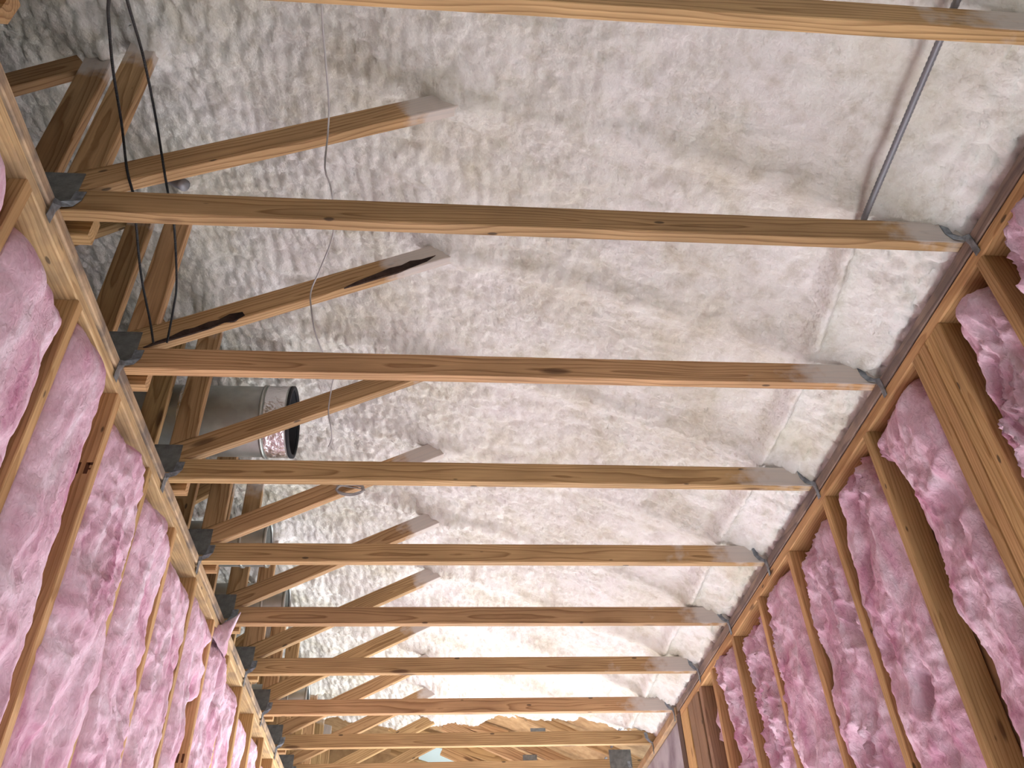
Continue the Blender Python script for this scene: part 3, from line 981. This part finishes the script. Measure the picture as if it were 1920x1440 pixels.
left_notes = ['nearest', 'second', 'third', 'fourth', 'fifth', 'sixth', 'seventh', 'eighth', 'ninth', 'tenth', 'eleventh', 'twelfth', 'thirteenth']
for k in range(1, 14):
    y = TY(k) + 0.083
    yc = y + TH / 2
    if k == 2:
        lab = 'truss beyond the left wall whose wide upright and short web show beside the black cables'
    else:
        lab = '%s of the trusses beyond the left wall, its end lapping past the plate' % left_notes[k - 1]
    t = thing('attic_truss', (-2.5, yc, H), lab, 'roof truss', 'trusses beyond the left wall')
    zc = H + CH / 2
    board('bottom_chord', (-4.15, yc, zc), (-0.925, yc, zc), CH, TH, M_TRUSS, t, (0, 0, 1), None, 0.0025)
    board('post', (-1.127, yc, H + CH + 0.001), (-1.127, yc, 4.27), 0.089, TH - 0.0005, M_TRUSS, t, (1, 0, 0), spray_end(0.72, 0.1))
    board('web', (-2.17, yc, 3.42), (-1.174, yc, 4.145), 0.089, TH - 0.001, M_TRUSS, t, (0, 0, 1), None, 0.0025)
    gusset(t, (-1.23, 3.33), (-1.085, 3.43), y - 0.0005)


# ---------------------------------------------------------------- ducts
def cyl_shell(x0, x1, r, yc, zc, seg=40, rings=None, crinkle=0.0, seed=0):
    xs = rings or [x0 + (x1 - x0) * i / 12 for i in range(13)]
    v, f = [], []
    rr = random.Random(seed)
    for i, x in enumerate(xs):
        for j in range(seg):
            a = 2 * math.pi * j / seg
            q = r + (rr.uniform(-crinkle, crinkle) if crinkle else 0)
            v.append((x - (x0 + x1) / 2, q * math.cos(a), q * math.sin(a)))
    for i in range(len(xs) - 1):
        for j in range(seg):
            f.append((i * seg + j, (i + 1) * seg + j, (i + 1) * seg + (j + 1) % seg, i * seg + (j + 1) % seg))
    return mesh_from(v, f, True)


def ring_mesh(r0, r1, w, seg=40):
    v, f = [], []
    for (x, r) in ((-w / 2, r0), (w / 2, r0), (w / 2, r1), (-w / 2, r1)):
        for j in range(seg):
            a = 2 * math.pi * j / seg
            v.append((x, r * math.cos(a), r * math.sin(a)))
    for i in range(4):
        for j in range(seg):
            f.append((i * seg + j, ((i + 1) % 4) * seg + j, ((i + 1) % 4) * seg + (j + 1) % seg, i * seg + (j + 1) % seg))
    return mesh_from(v, f, True)


def duct(label, x0, x1, r, yc, zc, wrap=None, yaw=0.0):
    t = thing('air_duct', ((x0 + x1) / 2, yc, zc), label, 'duct', 'round metal ducts above the trusses')
    T = Matrix.Translation(((x0 + x1) / 2, yc, zc)) @ Matrix.Rotation(yaw, 4, 'Z')
    p = link('pipe', cyl_shell(x0, x1, r, yc, zc), M_DUCT, T, t)
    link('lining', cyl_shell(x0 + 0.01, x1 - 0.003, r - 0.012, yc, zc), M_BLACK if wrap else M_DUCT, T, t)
    L2 = (x1 - x0) / 2
    link('rim', ring_mesh(r - 0.012, r + 0.004, 0.012), M_BLACK if wrap else M_DUCT, T @ Matrix.Translation((L2, 0, 0)), p)
    link('seam', ring_mesh(r, r + 0.006, 0.012), M_DUCT, T @ Matrix.Translation((L2 - 0.11, 0, 0)), p)
    if wrap:
        link('foil_collar', cyl_shell(0, 0.085, r + 0.0025, yc, zc, 48, None, 0.0012, 3), M_FOIL, T @ Matrix.Translation((L2 - 0.055, 0, 0)), p)
        link('foil_band', cyl_shell(0, 0.05, r + 0.0025, yc, zc, 48, None, 0.0015, 5), M_FOIL, T @ Matrix.Translation((L2 - 0.42, 0, 0)), p)
    e = link('mouth_shade_disc', mesh_from([(0, (r - 0.011) * math.cos(2 * math.pi * j / 40), (r - 0.011) * math.sin(2 * math.pi * j / 40)) for j in range(40)], [tuple(range(40))]), M_BLACK, T @ Matrix.Translation((L2 - (0.05 if wrap else 0.10), 0, 0)), t)  # black disc paints the dark depth of the open pipe
    e['label'] = 'black disc standing in for shade inside the duct mouth'
    return t


duct('large round metal duct with foil tape, open end facing right above the fourth truss', -2.1, -0.62, 0.152, 2.99, 3.79, True)
duct('smaller grey duct with a torn dark end behind the fifth truss', -2.0, -0.775, 0.105, 3.62, 3.555)
duct('grey duct mouth with two pale rings behind the sixth truss', -2.0, -0.76, 0.105, 4.22, 3.545)
duct('thin grey duct end far down the row behind the eighth truss', -1.9, -0.77, 0.08, 5.42, 3.50)

# ---------------------------------------------------------------- cables, wire, conduit
o = link('cable', tube_mesh([(-0.60, 0.60, 2.95), (-0.598, 0.75, 3.036), (-0.715, 0.95, 3.304), (-0.825, 1.2, 3.516), (-0.861, 1.38, 3.557), (-0.831, 1.44, 3.431), (-0.822, 1.50, 3.400), (-0.852, 1.62, 3.429), (-0.899, 1.85, 3.457), (-0.911, 2.02, 3.443), (-0.897, 2.062, 3.385)], 0.0036), M_CABLE)
tag(o, 'left one of the two black cables hanging past the second truss', 'cable', 'black hanging cables')
o = link('cable', tube_mesh([(-0.56, 0.60, 2.95), (-0.571, 0.75, 3.039), (-0.656, 0.92, 3.275), (-0.732, 1.15, 3.487), (-0.768, 1.36, 3.559), (-0.734, 1.44, 3.426), (-0.731, 1.50, 3.402), (-0.75, 1.62, 3.435), (-0.801, 1.87, 3.46), (-0.833, 1.98, 3.454), (-0.856, 2.062, 3.386)], 0.0034), M_CABLE)
tag(o, 'right one of the two black cables hanging past the second truss', 'cable', 'black hanging cables')
o = link('wire', tube_mesh([(-0.288, 0.95, 3.481), (-0.295, 1.05, 3.501), (-0.306, 1.2, 3.569), (-0.318, 1.35, 3.634), (-0.329, 1.44, 3.641), (-0.324, 1.455, 3.498), (-0.313, 1.5, 3.487), (-0.307, 1.55, 3.469), (-0.332, 1.75, 3.567), (-0.395, 1.95, 3.628), (-0.435, 2.055, 3.627), (-0.422, 2.068, 3.534), (-0.41, 2.11, 3.49), (-0.394, 2.2, 3.488), (-0.397, 2.5, 3.652), (-0.416, 2.62, 3.686), (-0.425, 2.672, 3.607), (-0.413, 2.70, 3.55), (-0.413, 2.76, 3.538), (-0.426, 2.79, 3.518)], 0.0026), M_WIRE)
tag(o, 'thin pale grey wire trailing down past four trusses below the foam', 'wire')
cp = []
for i in range(5 * 20 + 1):
    a = 2 * math.pi * i / 20
    lp = i // 20
    cp.append((-0.382 + (0.058 + 0.004 * math.sin(lp * 2.1)) * math.cos(a), 3.262 + 0.006 * lp * 0.5 - 0.004 * math.cos(a * 0.5), 3.628 + (0.026 + 0.005 * math.cos(lp * 1.7)) * math.sin(a) + 0.003 * lp))
cp.append((-0.46, 3.27, 3.66))
o = link('wire_coil', tube_mesh(cp, 0.0028, 6), M_WIRE)
tag(o, 'loose coil of grey wire on the fifth truss web', 'wire')
cy = [0.3, 0.6, 0.97, 1.25, 1.45, 1.50, 1.60, 1.8, 2.4, 3.0, 4.0, 5.0, 5.95, 6.6, 7.3]
o = link('conduit', tube_mesh([(float(conduit_x(y)), y, EYE + 1.888 + 0.075 * max(0, min(1, (y - 1.505) / 0.1))) for y in cy], 0.0095, 10, 0.006), M_CONDUIT)
tag(o, 'grey ribbed conduit running from the top right into the foam', 'conduit')

# small wooden stub and pipe end sticking out of foam near the second truss
o = board('wood_stub', (1.24, 1.53, 3.415), (1.285, 1.53, 3.40), 0.05, 0.05, M_POST_DARK, None, (0, 0, 1))
tag(o, 'dark wooden stub poking out of foam at the right end of the second truss', 'wood block')
o = link('pipe_stub', tube_mesh([(-0.80, 1.60, 3.62), (-0.762, 1.59, 3.585), (-0.74, 1.585, 3.565)], 0.018, 14), M_CONDUIT)
tag(o, 'small grey pipe end beside the right black cable above the second truss', 'pipe')

# pale board seen in the unfoamed end
o = board('foam_board', (-0.10, 7.95, 3.955), (0.32, 7.95, 3.825), 0.5, 0.02, M_BLUE, None, (0, 1, 0))
tag(o, 'pale blue board under the roof at the far end', 'board')
